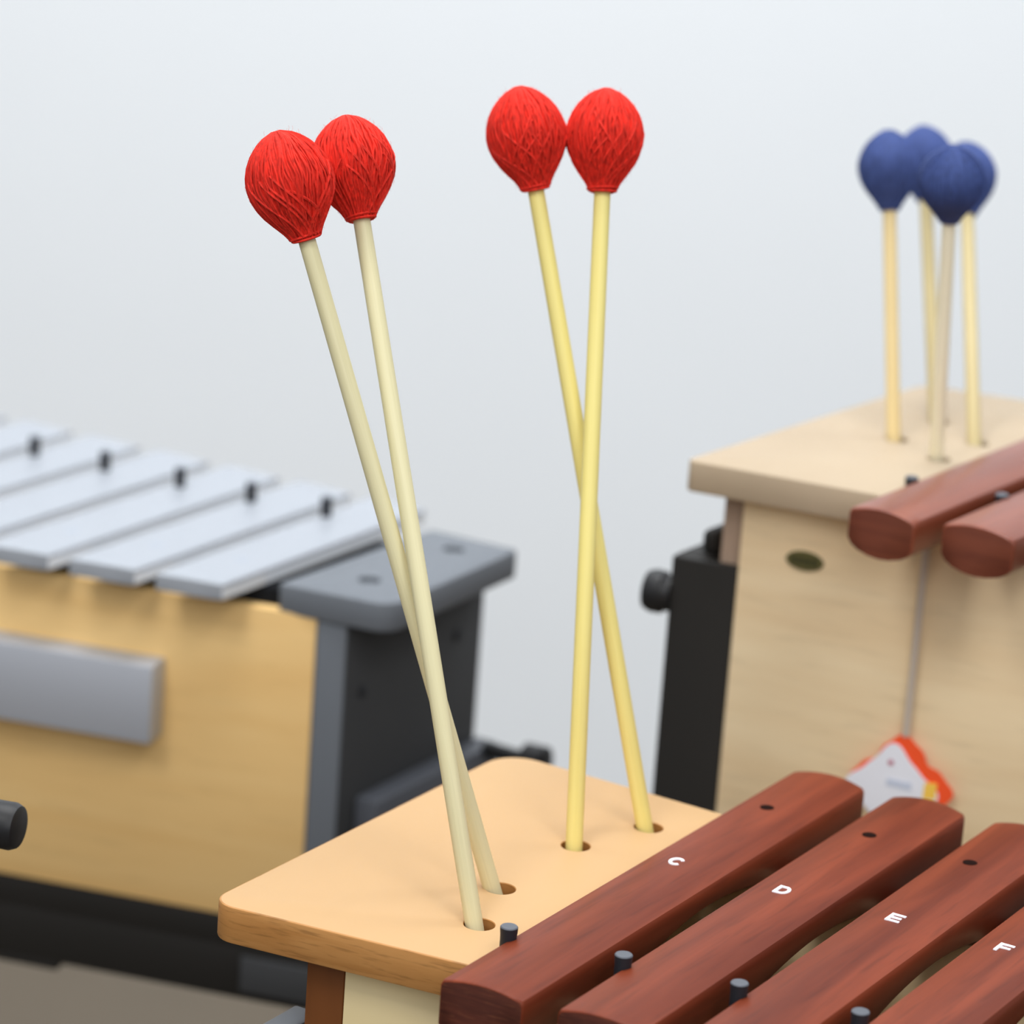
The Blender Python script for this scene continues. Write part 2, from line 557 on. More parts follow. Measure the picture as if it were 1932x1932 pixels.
def yarn_head_bm(seed, scale=1.0, squash=1.0, detail=True):
    """wound yarn head, base at z=0, along +z: a core, meridional strands, crossing wraps and loose fibres"""
    rnd = random.Random(seed)
    k = scale * 0.001
    prof = HEAD_PROF
    bm = bmesh.new()
    core = [(max(r - 0.5, 0.1) * k * squash, h * k) for h, r in prof]
    lathe_into(bm, core, Matrix.Identity(4), 40)
    if not detail:
        for n in range(44):
            ph = 2 * pi * n / 44 + rnd.uniform(-.05, .05)
            tw = rnd.uniform(-0.25, 0.25)
            pts = []
            for i in range(15):
                h = 42.6 * i / 14
                a = ph + tw * (i / 14 - 0.5)
                r = (prof_r(h, prof) - 0.25) * squash
                pts.append(Vector((r * cos(a), r * sin(a), h)) * k)
            tube_into(bm, pts, 0.9 * k, 4)
        return bm
    NS = 120
    for n in range(NS):
        ph = 2 * pi * n / NS + rnd.uniform(-.05, .05)
        tw = rnd.uniform(-0.38, 0.38)
        lift = rnd.uniform(-0.55, 0.35)
        rad = rnd.uniform(0.30, 0.60)
        wob = rnd.uniform(0, 6.28)
        pts, rr = [], []
        for i in range(25):
            h = 42.8 * i / 24
            a = ph + tw * (i / 24 - 0.5) + 0.035 * sin(i * 0.7 + wob)
            base = prof_r(h, prof)
            r = (base + lift * min(1, base / 9)) * squash
            pts.append(Vector((r * cos(a), r * sin(a), h)) * k)
            rr.append(rad * k * (0.45 + 0.55 * min(1, base / 12)))
        tube_into(bm, pts, rr, 5)
    # diagonal wraps over the lower half and around the neck
    for n in range(22):
        ph = rnd.uniform(0, 2 * pi)
        tw = rnd.choice((-1, 1)) * rnd.uniform(0.7, 1.5)
        h0, h1 = rnd.uniform(0.5, 2), rnd.uniform(19, 33)
        pts = []
        for i in range(18):
            t = i / 17
            h = h0 + (h1 - h0) * t
            a = ph + tw * t
            r = (prof_r(h, prof) + 0.35 - 0.7 * max(0, t - 0.75) * 4) * squash
            pts.append(Vector((r * cos(a), r * sin(a), h)) * k)
        tube_into(bm, pts, 0.6 * k, 5)
    for n in range(2):
        h = 0.6 + n * 1.1
        pts = [Vector(((prof_r(h, prof) + 0.25) * cos(2 * pi * i / 30), (prof_r(h, prof) + 0.25) * sin(2 * pi * i / 30), h + 0.5 * sin(2 * pi * i / 30 + n))) * k for i in range(31)]
        tube_into(bm, pts, 0.55 * k, 5)
    # loose fibres standing off the surface
    for n in range(900):
        h = rnd.uniform(3, 42)
        a = rnd.uniform(0, 2 * pi)
        r = prof_r(h, prof) * squash
        L = rnd.uniform(0.8, 3.0)
        da, dh = rnd.uniform(-1, 1), rnd.uniform(-1, 1)
        out = rnd.uniform(0.4, 1.3)
        pts = []
        for i in range(5):
            t = i / 4
            rr_ = r + out * sin(pi * t * rnd.uniform(0.55, 0.9)) * 0.9
            aa = a + da * L * t / max(r, 6)
            pts.append(Vector((rr_ * cos(aa), rr_ * sin(aa), h + dh * L * t)) * k)
        tube_into(bm, pts, 0.03 * k, 3)
    return bm


def mallet(label, cat_group, p_base, p_head, stick_mat, yarn, seed, r_stick=0.0035, head_scale=1.0, head_len=0.5, below=0.0115, squash=1.0, detail=True):
    """p_base: stick axis at the top of the board; p_head: middle of the head"""
    pb, ph = Vector(p_base), Vector(p_head)
    ax = (ph - pb).normalized()
    q = Vector((0, 0, 1)).rotation_difference(ax)
    # end of the stick inside its hole
    p0 = pb - ax * (below / ax.z)
    root = bpy.data.objects.new('mallet', None)
    root.empty_display_size = 0.02
    COL.objects.link(root)
    root.location = p0
    root.rotation_mode = 'QUATERNION'
    root.rotation_quaternion = q
    root['label'] = label
    root['category'] = 'mallet'
    root['group'] = cat_group
    total = (ph - p0).length
    base_h = total - 0.0225 * head_scale
    bm = bmesh.new()
    lathe_into(bm, [(r_stick * 0.85, 0.0), (r_stick, 0.001), (r_stick, base_h * 0.5), (r_stick * 0.97, base_h + 0.006)], Matrix.Identity(4), 28)
    finish('stick', bm, stick_mat, root)
    hb = yarn_head_bm(seed, head_scale, squash, detail)
    bmesh.ops.translate(hb, verts=hb.verts[:], vec=(0, 0, base_h))
    finish('yarn_head', hb, yarn, root, smooth=60)
    return root


# ==================================================================  FRONT XYLOPHONE
A = 59.5                      # direction of the bars
ZP = 0.900                    # top of the mallet plank
xy = inst('xylophone', 'nearest wooden xylophone box with a peach maple mallet plank and black pegs', 'xylophone', (-0.066, 1.208, 0.700), A - 90)
XI = root_matrix(xy).inverted()

BAR_A = 59.6
CL = (-0.0137, 1.1422)        # near left corner of bar C
left_line = ((-0.0969, 1.2265), 59.3)
front_line = ((-0.0855, 1.2031), -22.4)
back_line = ((0.0291, 1.3845), -31.3)
right_line = (V2(CL) - d2(BAR_A - 90) * 0.0012, BAR_A)
P_FL = isect(*left_line, *front_line)
P_FR = isect(*front_line, *right_line)
P_BR = isect(*right_line, *back_line)
P_BL = isect(*back_line, *left_line)
holes = [(-0.0010, 1.2085), (0.0062, 1.2452), (0.0356, 1.2955), (0.0657, 1.3214)]
bm = plank_bm([P_FL, P_FR, P_BR, P_BL], [0.010, 0.004, 0.004, 0.016], 0.885, ZP, holes, 0.0060, 0.0135, 0.0009, edge_mat=1)
finish('mallet_plank', bm, [M['maple'], M['maple_edge']], xy, XI, smooth=40)

# box: brown end panel, cream front panel, back, floor, far end
N_F = d2(-22.4 + 90)
pl0 = V2((-0.0657, 1.2079))
pl1 = V2((-0.0510, 1.2019))
bk = (V2(back_line[0]) - d2(-31.3 + 90) * 0.014, -31.3)
e_out = isect(pl0, A, *bk)
e_in = isect(pl1, A, *bk)
bm = bmesh.new()
prism_into(bm, [pl0, pl1, e_in, e_out], 0.700, 0.885, 0.0008)
finish('end_panel', bm, M['strip_brown'], xy, XI, label='brown stained end panel')
RX = V2(CL) + d2(BAR_A - 90) * 0.190            # right end of the box
f1 = isect(pl1, -22.4, RX, A)
f1i = isect(pl1 + N_F * 0.008, -22.4, RX, A)
g0 = pl1 + d2(-22.4) * 0.0003
bm = bmesh.new()
prism_into(bm, [g0, f1, f1i, isect(g0, A, pl1 + N_F * 0.008, -22.4)], 0.700, 0.8845, 0.0006)
finish('front_panel', bm, M['ply_yellow'], xy, XI)
b1 = isect(*bk, RX, A)
bi = (bk[0] - d2(-31.3 + 90) * 0.008, -31.3)
bm = bmesh.new()
prism_into(bm, [isect(*bi, pl1, A), isect(*bi, RX, A), b1, e_in], 0.700, 0.8845, 0.0006)
finish('back_panel', bm, M['inner'], xy, XI)
bm = bmesh.new()
s0, s1 = isect(pl1 + N_F * 0.008, -22.4, pl1, A), isect(*bi, pl1, A)
prism_into(bm, [s0, f1i, isect(*bi, RX, A), s1], 0.706, 0.712)
finish('bottom_panel', bm, M['inner'], xy, XI)
rw = d2(A - 90) * 0.012
bm = bmesh.new()
prism_into(bm, [f1, f1 + rw, b1 + rw, b1], 0.700, 0.8845, 0.0006)
finish('side_panel', bm, M['strip_brown'], xy, XI)

# rail with the pegs between the bars
PEGS = [(0.0102, 1.1834), (0.0529, 1.1652), (0.0949, 1.1475), (0.1376, 1.1302)]


def peg(parent, inv, p, r, z0, z1, s=0):
    bm = bmesh.new()
    T = Matrix.Translation((p[0], p[1], 0))
    lathe_into(bm, [(r * 0.93, z0), (r * 0.93, z1 - 0.004), (r, z1 - 0.0015), (r, z1 - 0.0004)], T, 24, 0)
    lathe_into(bm, [(r * 0.99, z1 - 0.0004), (r * 0.9, z1)], T, 24, 1)
    return finish('peg', bm, [M['black'], M['peg_top']], parent, inv)


for p in PEGS:
    peg(xy, XI, p, 0.0034, 0.872, 0.911)
rd = -23.2
bm = bmesh.new()
r_a = V2(PEGS[0]) - d2(rd) * 0.006
r_b = isect(r_a, rd, RX, A)
nn = d2(rd + 90) * 0.006
prism_into(bm, [r_a - nn * 0.2, r_b - nn * 0.2, r_b + nn, r_a + nn], 0.862, 0.8835, 0.0005)
finish('bar_rail', bm, M['felt'], xy, XI)
rd2 = -29.0
bm = bmesh.new()
c_a = isect((0.1146, 1.3331), rd2, V2(CL), A)
c_b = isect((0.1146, 1.3331), rd2, RX, A)
nn = d2(rd2 + 90) * 0.005
prism_into(bm, [c_a - nn, c_b - nn, c_b + nn, c_a + nn], 0.862, 0.8835, 0.0005)
finish('bar_rail', bm, M['felt'], xy, XI)

# four rosewood bars
letters = 'CDEF'
LPOS = [(0.0751, 1.2659), (0.1163, 1.2443), (0.1586, 1.2246), (0.1981, 1.2032)]
SPOS = [(0.1146, 1.3331), (0.1554, 1.3103), (0.1943, 1.2881), (0.2345, 1.2660)]
bar_labels = ['red brown rosewood bar with a white letter C, beside the mallet plank',
              'red brown rosewood bar with a white letter D',
              'red brown rosewood bar with a white letter E',
              'red brown rosewood bar with a white letter F, cut by the right picture edge']
PITCHB = 0.0461
BW = 0.0340
perp = d2(BAR_A - 90)
zb = 0.885
TH, CR = 0.0205, 0.0026
for i in range(4):
    cl = V2(CL) + perp * (PITCHB * i + BW / 2)
    near = isect(cl, BAR_A, (0.0010, 1.1350), -23.2)
    far = isect(cl, BAR_A, (0.1460, 1.3830), -28.3)
    ln = (far - near).length
    root = inst('xylophone_bar', bar_labels[i], 'sound bar', (near.x, near.y, zb), BAR_A - 90, 'rosewood bars of the front xylophone')
    bm = bar_bm(ln, BW, 0, CR, TH, True, far_r=0.009, near_r=0.0014, shear=0.07, arch_min=(0.0110, 0.0126, 0.0128, 0.0128)[i])
    tone = finish('tone_bar', bm, [M['rosewood'], M['rosewood_end']], root, smooth=45)
    inv = root_matrix(root).inverted()

    def top_z(x):
        return TH + CR * (1 - (x / (BW / 2)) ** 2)
    lp = inv @ Vector((LPOS[i][0], LPOS[i][1], 0))
    lb = letter_bm(letters[i], 0.0060, 0.0078, 0.00145)
    bmesh.ops.translate(lb, verts=lb.verts[:], vec=(lp.x, lp.y, top_z(lp.x) - 0.00025))
    finish('letter', lb, M['white'], tone, label='white letter ' + letters[i])
    sp = inv @ Vector((SPOS[i][0], SPOS[i][1], 0))
    if sp.y < ln - 0.02:
        bm = bmesh.new()
        zt = top_z(sp.x)
        lathe_into(bm, [(0.0030, zt - 0.004), (0.0030, zt + 0.00010), (0.0026, zt + 0.00022)], Matrix.Translation((sp.x, sp.y, 0)), 20)
        finish('fixing_pin', bm, M['screw'], tone)

# red mallets standing in the plank
grp = 'red yarn mallets standing in the front xylophone'
mallet('red yarn mallet with pale stick, leftmost head, overlapping its neighbour', grp, (0.0028, 1.2452, 0.9), (-0.0937, 1.2920, 1.1643), M['stick_pale'], M['yarn_red'], 11, head_scale=1.0)
mallet('red yarn mallet with pale stick, second head from left, partly hidden by the leftmost head', grp, (-0.0031, 1.2090, 0.9), (-0.0718, 1.3214, 1.1672), M['stick_pale'], M['yarn_red'], 23, head_scale=0.98)
mallet('red yarn mallet with yellow stick leaning left, third head from left', grp, (0.0640, 1.3211, 0.9), (-0.0052, 1.3880, 1.1719), M['stick_yellow'], M['yarn_red'], 37, head_scale=1.0, squash=0.97)
mallet('red yarn mallet with upright yellow stick, rightmost of the four red heads', grp, (0.0349, 1.2951, 0.9), (0.0267, 1.3890, 1.1733), M['stick_yellow'], M['yarn_red'], 52, head_scale=1.0, squash=0.94)

# stand under the front xylophone
st = inst('instrument_stand', 'grey stand arm at the bottom edge, left of the front xylophone box', 'stand', (-0.085, 1.20, 0.0), A - 90, 'instrument stands')
SI = root_matrix(st).inverted()
bm = bmesh.new()
ra = (-0.0706, 1.2332)
prism_into(bm, quad(ra, BAR_A + 180, 0.16, 0.012), 0.838, 0.850, 0.0012)
finish('support_arm', bm, M['grey_light'], st, SI)
bm = bmesh.new()
prism_into(bm, quad(V2(ra) - d2(BAR_A) * 0.004, BAR_A + 180, 0.15, 0.0118), 0.800, 0.8378, 0.001)
finish('arm_bracket', bm, M['black_steel'], st, SI)
bm = bmesh.new()
prism_into(bm, quad((-0.0515, 1.2065), A, 0.175, 0.012), 0.684, 0.6998, 0.001)
prism_into(bm, quad((0.110, 1.140), A, 0.175, 0.012), 0.684, 0.6998, 0.001)
finish('cradle_bar', bm, M['black_steel'], st, SI)
bm = bmesh.new()
prism_into(bm, quad(V2(ra) - d2(BAR_A) * 0.11, BAR_A + 180, 0.03, 0.0118), 0.0, 0.800, 0.001)
finish('leg', bm, M['black_steel'], st, SI)
bm = bmesh.new()
prism_into(bm, quad((-0.045 + 0.02, 1.2065 + 0.03), A, 0.03, 0.012), 0.0, 0.684, 0.001)
finish('leg', bm, M['black_steel'], st, SI)
bm = bmesh.new()
prism_into(bm, quad((0.125, 1.166), A, 0.03, 0.012), 0.0, 0.684, 0.001)
finish('leg', bm, M['black_steel'], st, SI)
bm = bmesh.new()
prism_into(bm, quad((-0.045 + 0.02 + 0.008, 1.2065 + 0.04), A - 90, 0.165, 0.012), 0.10, 0.13, 0.001)
prism_into(bm, [V2(ra) - d2(BAR_A) * 0.14, V2(ra) - d2(BAR_A) * 0.13, (-0.02, 1.25), (-0.035, 1.25)], 0.10, 0.13, 0.001)
finish('cross_bar', bm, M['black_steel'], st, SI)

# ==================================================================  REAR XYLOPHONE (right)
RA = 56.5
rx = inst('xylophone', 'pale birch xylophone at the right rear, with an oval olive badge on its front', 'xylophone', (0.10, 1.54, 0.77), RA - 90)
RI = root_matrix(rx).inverted()
RCL = (0.1492, 1.4576)
rl = ((0.0784, 1.5337), 54.6)
rf = ((0.0784, 1.5337), -22.6)
rb = ((0.2056, 1.7133), -19.0)
rr_ = (V2(RCL) - d2(RA - 90) * 0.0012, RA)
Q_FL, Q_FR, Q_BR, Q_BL = V2(rl[0]), isect(*rf, *rr_), isect(*rr_, *rb), V2(rb[0])
h4 = [(0.1825, 1.5985), (0.2066, 1.6388), (0.1997, 1.5680), (0.2220, 1.6026)]
bm = plank_bm([Q_FL, Q_FR, Q_BR, Q_BL], [0.004, 0.003, 0.003, 0.012], 0.985, 1.0, h4, 0.0056, 0.0135, 0.0010, edge_mat=1)
finish('mallet_plank', bm, [M['maple_pale'], M['maple_pale']], rx, RI, smooth=40)
s0, s1 = V2((0.0969, 1.5390)), V2((0.1075, 1.5346))
NR = d2(-22.6 + 90)
bkr = (V2(rb[0]) - d2(-19 + 90) * 0.014, -19.0)
s0i, s1i = s0 + NR * 0.006, s1 + NR * 0.006
bm = bmesh.new()
prism_into(bm, [s0i, s1i + d2(-22.6) * 0.003, isect(s1i + d2(-22.6) * 0.003, RA, *bkr), isect(s0i, RA, *bkr)], 0.77, 0.985, 0.0008)
finish('end_panel', bm, M['strip_tan'], rx, RI, label='greyish tan end panel')
RRX = V2(RCL) + d2(RA - 90) * 0.100
f1 = isect(s1, -22.6, RRX, RA)
bm = bmesh.new()
prism_into(bm, [s1, f1, f1 + NR * 0.0035, s1 + NR * 0.0035], 0.77, 0.9845, 0.0006)
rx_front = finish('front_panel', bm, M['ply_pale'], rx, RI)
b_l = isect(s1i + d2(-22.6) * 0.0032, RA, *bkr)
b_r = isect(RRX, RA, *bkr)
bm = bmesh.new()
nb = d2(-19 - 90) * 0.008
prism_into(bm, [b_l + nb, b_r + nb, b_r, b_l], 0.77, 0.9845, 0.0006)
finish('back_panel', bm, M['inner'], rx, RI)
bm = bmesh.new()
prism_into(bm, [s1 + NR * 0.0062 + d2(-22.6) * 0.005, f1 + NR * 0.0062, b_r + nb, b_l + nb], 0.776, 0.782)
finish('bottom_panel', bm, M['inner'], rx, RI)
bm = bmesh.new()
rw = d2(RA - 90) * 0.012
prism_into(bm, [f1, f1 + rw, b_r + rw, b_r], 0.77, 0.9845, 0.0006)
finish('side_panel', bm, M['strip_tan'], rx, RI)
# oval badge
bm = bmesh.new()
pc = Vector((0.1373 - NR.x * 0.0004, 1.5222 - NR.y * 0.0004, 0.9588))
ux = Vector((d2(-22.6).x, d2(-22.6).y, 0))
uy = Vector((0, 0, 1))
un = Vector((-NR.x, -NR.y, 0))
Tm = Matrix((ux, uy, un)).transposed().to_4x4()
Tm.translation = pc
Sx = Matrix.Diagonal((1, 0.50, 1, 1))
lathe_into(bm, [(0.0092, -0.0002), (0.0092, 0.0004), (0.0088, 0.0007)], Tm @ Sx, 40, 0)
for qx in (-0.0048, -0.0016, 0.0016, 0.0048):
    lathe_into(bm, [(0.0013, 0.0005), (0.0013, 0.0009)], Tm @ Matrix.Translation((qx, 0, 0)) @ Matrix.Diagonal((0.8, 1.6, 1, 1)), 12, 1)
finish('badge', bm, [M['olive'], M['olive_dark']], rx_front, RI, label='small dark olive oval badge')
RPEGS = [(0.1812, 1.5108), (0.2204, 1.4923)]
for p in RPEGS:
    peg(rx, RI, p, 0.0031, 0.972, 1.0060)
rd = math.degrees(math.atan2(RPEGS[1][1] - RPEGS[0][1], RPEGS[1][0] - RPEGS[0][0]))
bm = bmesh.new()
a_ = V2(RPEGS[0]) - d2(rd) * 0.006
b_ = isect(a_, rd, RRX, RA)
nn = d2(rd + 90) * 0.006
prism_into(bm, [a_ - nn * 0.5, b_ - nn * 0.5, b_ + nn, a_ + nn], 0.962, 0.9830, 0.0005)
finish('bar_rail', bm, M['felt'], rx, RI)
bm = bmesh.new()
a_ = isect((0.30, 1.66), -30, V2(RCL), RA)
b_ = isect((0.30, 1.66), -30, RRX, RA)
nn = d2(-30 + 90) * 0.005
prism_into(bm, [a_ - nn, b_ - nn, b_ + nn, a_ + nn], 0.962, 0.9830, 0.0005)
finish('bar_rail', bm, M['felt'], rx, RI)
perp = d2(RA - 90)
rlab = ['rosewood bar of the right rear xylophone, resting beside its pale plank',
        'rosewood bar of the right rear xylophone, lower one at the right picture edge']
RW = [0.0330, 0.0350]
offs = [0.0165, 0.0417 + 0.0175]
for i in range(2):
    cl = V2(RCL) + perp * offs[i]
    near = isect(cl, RA, (0.1625, 1.4474), -21.0)
    root = inst('xylophone_bar', rlab[i], 'sound bar', (near.x, near.y, 0.9845), RA - 90, 'rosewood bars of the rear xylophone')
    bm = bar_bm(0.285 - 0.01 * i, RW[i], 0, 0.0030, 0.0198, True, far_r=0.008, near_r=0.0016, bottom_crown=0.0045)
    finish('tone_bar', bm, [M['rosewood_bg'], M['rosewood_end_bg']], root, smooth=45)

# blue mallets
grp = 'blue yarn mallets standing in the rear xylophone'
bs = dict(yarn=M['yarn_blue'], r_stick=0.0034, detail=False)
mallet('blue mallet on a golden stick, leftmost of the blue heads', grp, (0.1810, 1.5989, 1.0), (0.1695, 1.6381, 1.1241), M['stick_bg2'], seed=3, head_scale=0.90, **bs)
mallet('blue mallet at the back, highest of the blue heads', grp, (0.2052, 1.6385, 1.0), (0.1937, 1.7038, 1.1170), M['stick_bg3'], seed=4, head_scale=0.90, **bs)
mallet('blue mallet in front, lowest of the blue heads, on a cream stick', grp, (0.1985, 1.5682, 1.0), (0.1886, 1.5430, 1.1372), M['stick_lit'], seed=5, head_scale=0.84, squash=1.09, **bs)
mallet('blue mallet on the right, half hidden behind the front blue head', grp, (0.2204, 1.6030, 1.0), (0.2127, 1.6822, 1.1145), M['stick_bg3'], seed=6, head_scale=0.90, **bs)

# stand of the rear xylophone: upright with a clamp knob
st = inst('instrument_stand', 'black upright stand post with a round clamp knob, left of the rear xylophone', 'stand', (0.09, 1.548, 0.0), -22.6, 'instrument stands')
SI = root_matrix(st).inverted()
k0 = V2((0.0769, 1.5474))
bm = bmesh.new()
k0f = k0
k1f = V2((0.1072, 1.5347))
# front plate covering the end panel, and an outer cheek beside it
prism_into(bm, [k0f, k1f, k1f + NR * 0.0055, k0f + NR * 0.0055], 0.0, 0.9490, 0.0012)
finish('upright_plate', bm, M['black_steel'], st, SI)
bm = bmesh.new()
ck = k0f + NR * 0.0056
prism_into(bm, [ck, ck + d2(-22.6) * 0.016, ck + d2(-22.6) * 0.016 + d2(RA) * 0.060, ck + d2(RA) * 0.060], 0.0, 0.9490, 0.0012)
prism_into(bm, [ck + d2(-22.6) * 0.0085 + d2(RA) * 0.006, ck + d2(-22.6) * 0.0158 + d2(RA) * 0.006, ck + d2(-22.6) * 0.0158 + d2(RA) * 0.03, ck + d2(-22.6) * 0.0085 + d2(RA) * 0.03], 0.9488, 0.9610, 0.003, 3)
finish('outer_cheek', bm, M['black_steel'], st, SI)
bm = bmesh.new()
kc = Vector((k0.x + NR.x * 0.005, k0.y + NR.y * 0.005, 0.9285))
ax = Vector((-d2(-22.6).x, -d2(-22.6).y, 0))
Tm = Matrix.Translation(kc) @ Vector((0, 0, 1)).rotation_difference(ax).to_matrix().to_4x4()
lathe_into(bm, [(0.0085, -0.0005), (0.0090, 0.003), (0.0103, 0.0045), (0.0105, 0.0095), (0.0092, 0.0128), (0.004, 0.0138)], Tm, 28)
finish('clamp_knob', bm, M['black_plastic'], st, SI)
bm = bmesh.new()
prism_into(bm, quad((0.118, 1.545), -22.6, 0.16, 0.13), 0.750, 0.7695, 0.001)
finish('cradle_shelf', bm, M['black_steel'], st, SI)
for q in ((0.235, 1.50), (0.26, 1.59)):
    bm = bmesh.new()
    prism_into(bm, quad(q, -22.6, 0.03, 0.02), 0.0, 0.750, 0.001)
    finish('leg', bm, M['black_steel'], st, SI)
bm = bmesh.new()
prism_into(bm, quad(V2((0.0995, 1.56)), -22.6, 0.145, 0.015), 0.70, 0.74, 0.001)
finish('cross_bar', bm, M['black_steel'], st, SI)

# price tag hanging on a cord in front of the panel
tp = Vector((0.1075, 1.5346, 0.0)) - Vector((NR.x, NR.y, 0)) * 0.004
tg = inst('hanging_tag', 'orange and white card tag hanging on a grey cord before the rear xylophone', 'tag', (0.1890, 1.4966, 0.842), -22.6)
TI = root_matrix(tg).inverted()


def tagpoly(pts, off, th, mat_name, name, par=None):
    bm = bmesh.new()
    o = -Vector((NR.x, NR.y, 0))
    base = Vector((0.1890, 1.4966, 0))
    ux = Vector((d2(-22.6).x, d2(-22.6).y, 0))
    a = [bm.verts.new(base + ux * p[0] + Vector((0, 0, p[1])) + o * off) for p in pts]
    b = [bm.verts.new(base + ux * p[0] + Vector((0, 0, p[1])) + o * (off + th)) for p in pts]
    bm.faces.new(a)
    bm.faces.new(b)
    for i in range(len(a)):
        j = (i + 1) % len(a)
        bm.faces.new((a[i], a[j], b[j], b[i]))
    return finish(name, bm, M[mat_name], par or tg, TI, smooth=0)


def lobes(cx, cz, R, amp, n, rot, sx=1.0, sz=1.0, corners=4, sq=0.16):
    out = []
    for k in range(120):
        t = 2 * pi * k / 120
        r = R * (1 + sq * cos(corners * (t - rot))) * (1 + amp * cos(n * (t - rot)))
        out.append((cx + r * cos(t) * sx, cz + r * sin(t) * sz))
    return out


card = tagpoly(lobes(0.0006, 0.8610, 0.0212, 0.030, 12, radians(92)), 0.0, 0.0008, 'tag_orange', 'card')
tagpoly(lobes(-0.0034, 0.8588, 0.0186, 0.045, 8, radians(92), 1.0, 1.0), 0.0009, 0.0005, 'tag_white', 'inner_card', card)
tagpoly([(0.0118, 0.8574), (0.0180, 0.8580), (0.0180, 0.8660), (0.0122, 0.8655)], 0.0009, 0.0007, 'tag_yellow', 'yellow_patch', card)
tagpoly([(-0.0049 + 0.0014 * cos(a), 0.8718 + 0.0013 * sin(a)) for a in [2 * pi * k / 16 for k in range(16)]], 0.0015, 0.0003, 'tag_red', 'printed_dot', card)
tagpoly([(-0.006, 0.8602), (0.006, 0.8602), (0.006, 0.8638), (-0.006, 0.8638)], 0.0015, 0.0002, 'tag_grey', 'printed_line', card)
bm = bmesh.new()
o3 = -Vector((NR.x, NR.y, 0)) * 0.0005
tube_into(bm, [Vector((0.1896, 1.4970, z)) + o3 for z in (0.8855, 0.91, 0.94, 0.9830)], 0.0018, 10)
finish('cord', bm, M['cord'], tg, TI)

# ==================================================================  METALLOPHONE (left)
LA = 59.2
lm = inst('metallophone', 'metallophone with a warm wooden front and charcoal end panel, left rear', 'metallophone', (-0.09, 1.615, 0.70), LA - 90)
LI = root_matrix(lm).inverted()
FD = -15.4
p0 = V2((-0.0553, 1.6052))
u_f, n_f = d2(FD), d2(FD + 90)


def onfront(x, off=0.0):
    t = (x - p0.x) / u_f.x
    return p0 + u_f * t + n_f * off


XL = -0.40                       # left end, outside the frame
a0, a1 = onfront(XL), onfront(-0.0930)
bm = bmesh.new()
prism_into(bm, [a0, a1, a1 + n_f * 0.008, a0 + n_f * 0.008], 0.7155, 0.8830, 0.0004)
lm_front = finish('front_panel', bm, M['ply_warm'], lm, LI)
c0, c1 = onfront(-0.0928, -0.0005), onfront(-0.0776, -0.0005)
dep_ = 0.133
bm = bmesh.new()
prism_into(bm, [c0, c1, c1 + d2(60) * dep_, c0 + d2(60) * dep_], 0.700, 0.8812, 0.0012)
bm.normal_update()
for f in bm.faces:
    if f.normal.dot(Vector((d2(-30).x, d2(-30).y, 0))) > 0.95:
        f.material_index = 1  # side face takes the darker grey as painted shade
lm_end = finish('end_panel', bm, [M['grey_plastic'], M['grey_dark']], lm, LI)
for (t_, z_) in ((0.018, 0.842), (0.108, 0.849)):
    q = c1 + d2(60) * t_
    Tm = Matrix.Translation((q.x, q.y, z_)) @ Vector((0, 0, 1)).rotation_difference(Vector((d2(-30).x, d2(-30).y, 0))).to_matrix().to_4x4()
    bm = bmesh.new()
    lathe_into(bm, [(0.0034, -0.0002), (0.0034, 0.0006), (0.0026, 0.0009)], Tm, 18)
    finish('screw_head', bm, M['black'], lm_end, LI)
# end cap with two mallet holes
cap = [(-0.1139, 1.6222), (-0.0553, 1.5992), (0.0053, 1.7096), (-0.0420, 1.7345)]
bm = plank_bm(cap, [0.003, 0.013, 0.004, 0.004], 0.8815, 0.897, [(-0.0689, 1.6384), (-0.0288, 1.7012)], 0.0058, 0.003, 0.0016, edge_mat=0)
finish('end_cap', bm, M['grey_plastic'], lm, LI, smooth=40)
# back and bottom
bl = d2(60) * (dep_ - 0.01)
bline = (c0 + bl, -32.0)
bq0 = isect(*bline, a0, 60)
bm = bmesh.new()
prism_into(bm, [bq0, c0 + bl - d2(-32) * 0.0003, c0 + bl - d2(-32) * 0.0003 + d2(58) * 0.008, bq0 + d2(58) * 0.008], 0.7155, 0.8790, 0.0008)
finish('back_panel', bm, M['ply_warm'], lm, LI)
bm = bmesh.new()
prism_into(bm, [a0 + n_f * 0.0085, c0 + n_f * 0.0085 - u_f * 0.0005, c0 + bl - d2(-32) * 0.001, bq0], 0.7165, 0.7225)
finish('bottom_panel', bm, M['inner'], lm, LI)
# felt rails
bm = bmesh.new()
e0, e1 = onfront(XL, 0.009), onfront(-0.1155, 0.009)
prism_into(bm, [e0, e1, e1 + d2(LA) * 0.012, e0 + d2(LA) * 0.012], 0.870, 0.8913, 0.0006)
finish('bar_rail', bm, M['felt'], lm, LI)
LP = [(-0.2641, 1.8105), (-0.2227, 1.7910), (-0.1793, 1.7696), (-0.1393, 1.7511), (-0.0979, 1.7344)]
rdl = math.degrees(math.atan2(LP[-1][1] - LP[0][1], LP[-1][0] - LP[0][0]))
bm = bmesh.new()
g0 = V2(LP[0]) - d2(rdl) * 0.08
g1 = V2(LP[-1]) + d2(rdl) * 0.046
nn = d2(rdl + 90) * 0.006
prism_into(bm, [g0 - nn, g1 - nn, g1 + nn, g0 + nn], 0.855, 0.8912, 0.0006)
finish('bar_rail', bm, M['felt'], lm, LI)
ext = V2(LP[0]) - d2(rdl) * 0.0462
for p in LP + [(ext.x, ext.y)]:
    peg(lm, LI, p, 0.0031, 0.880, 0.9105)
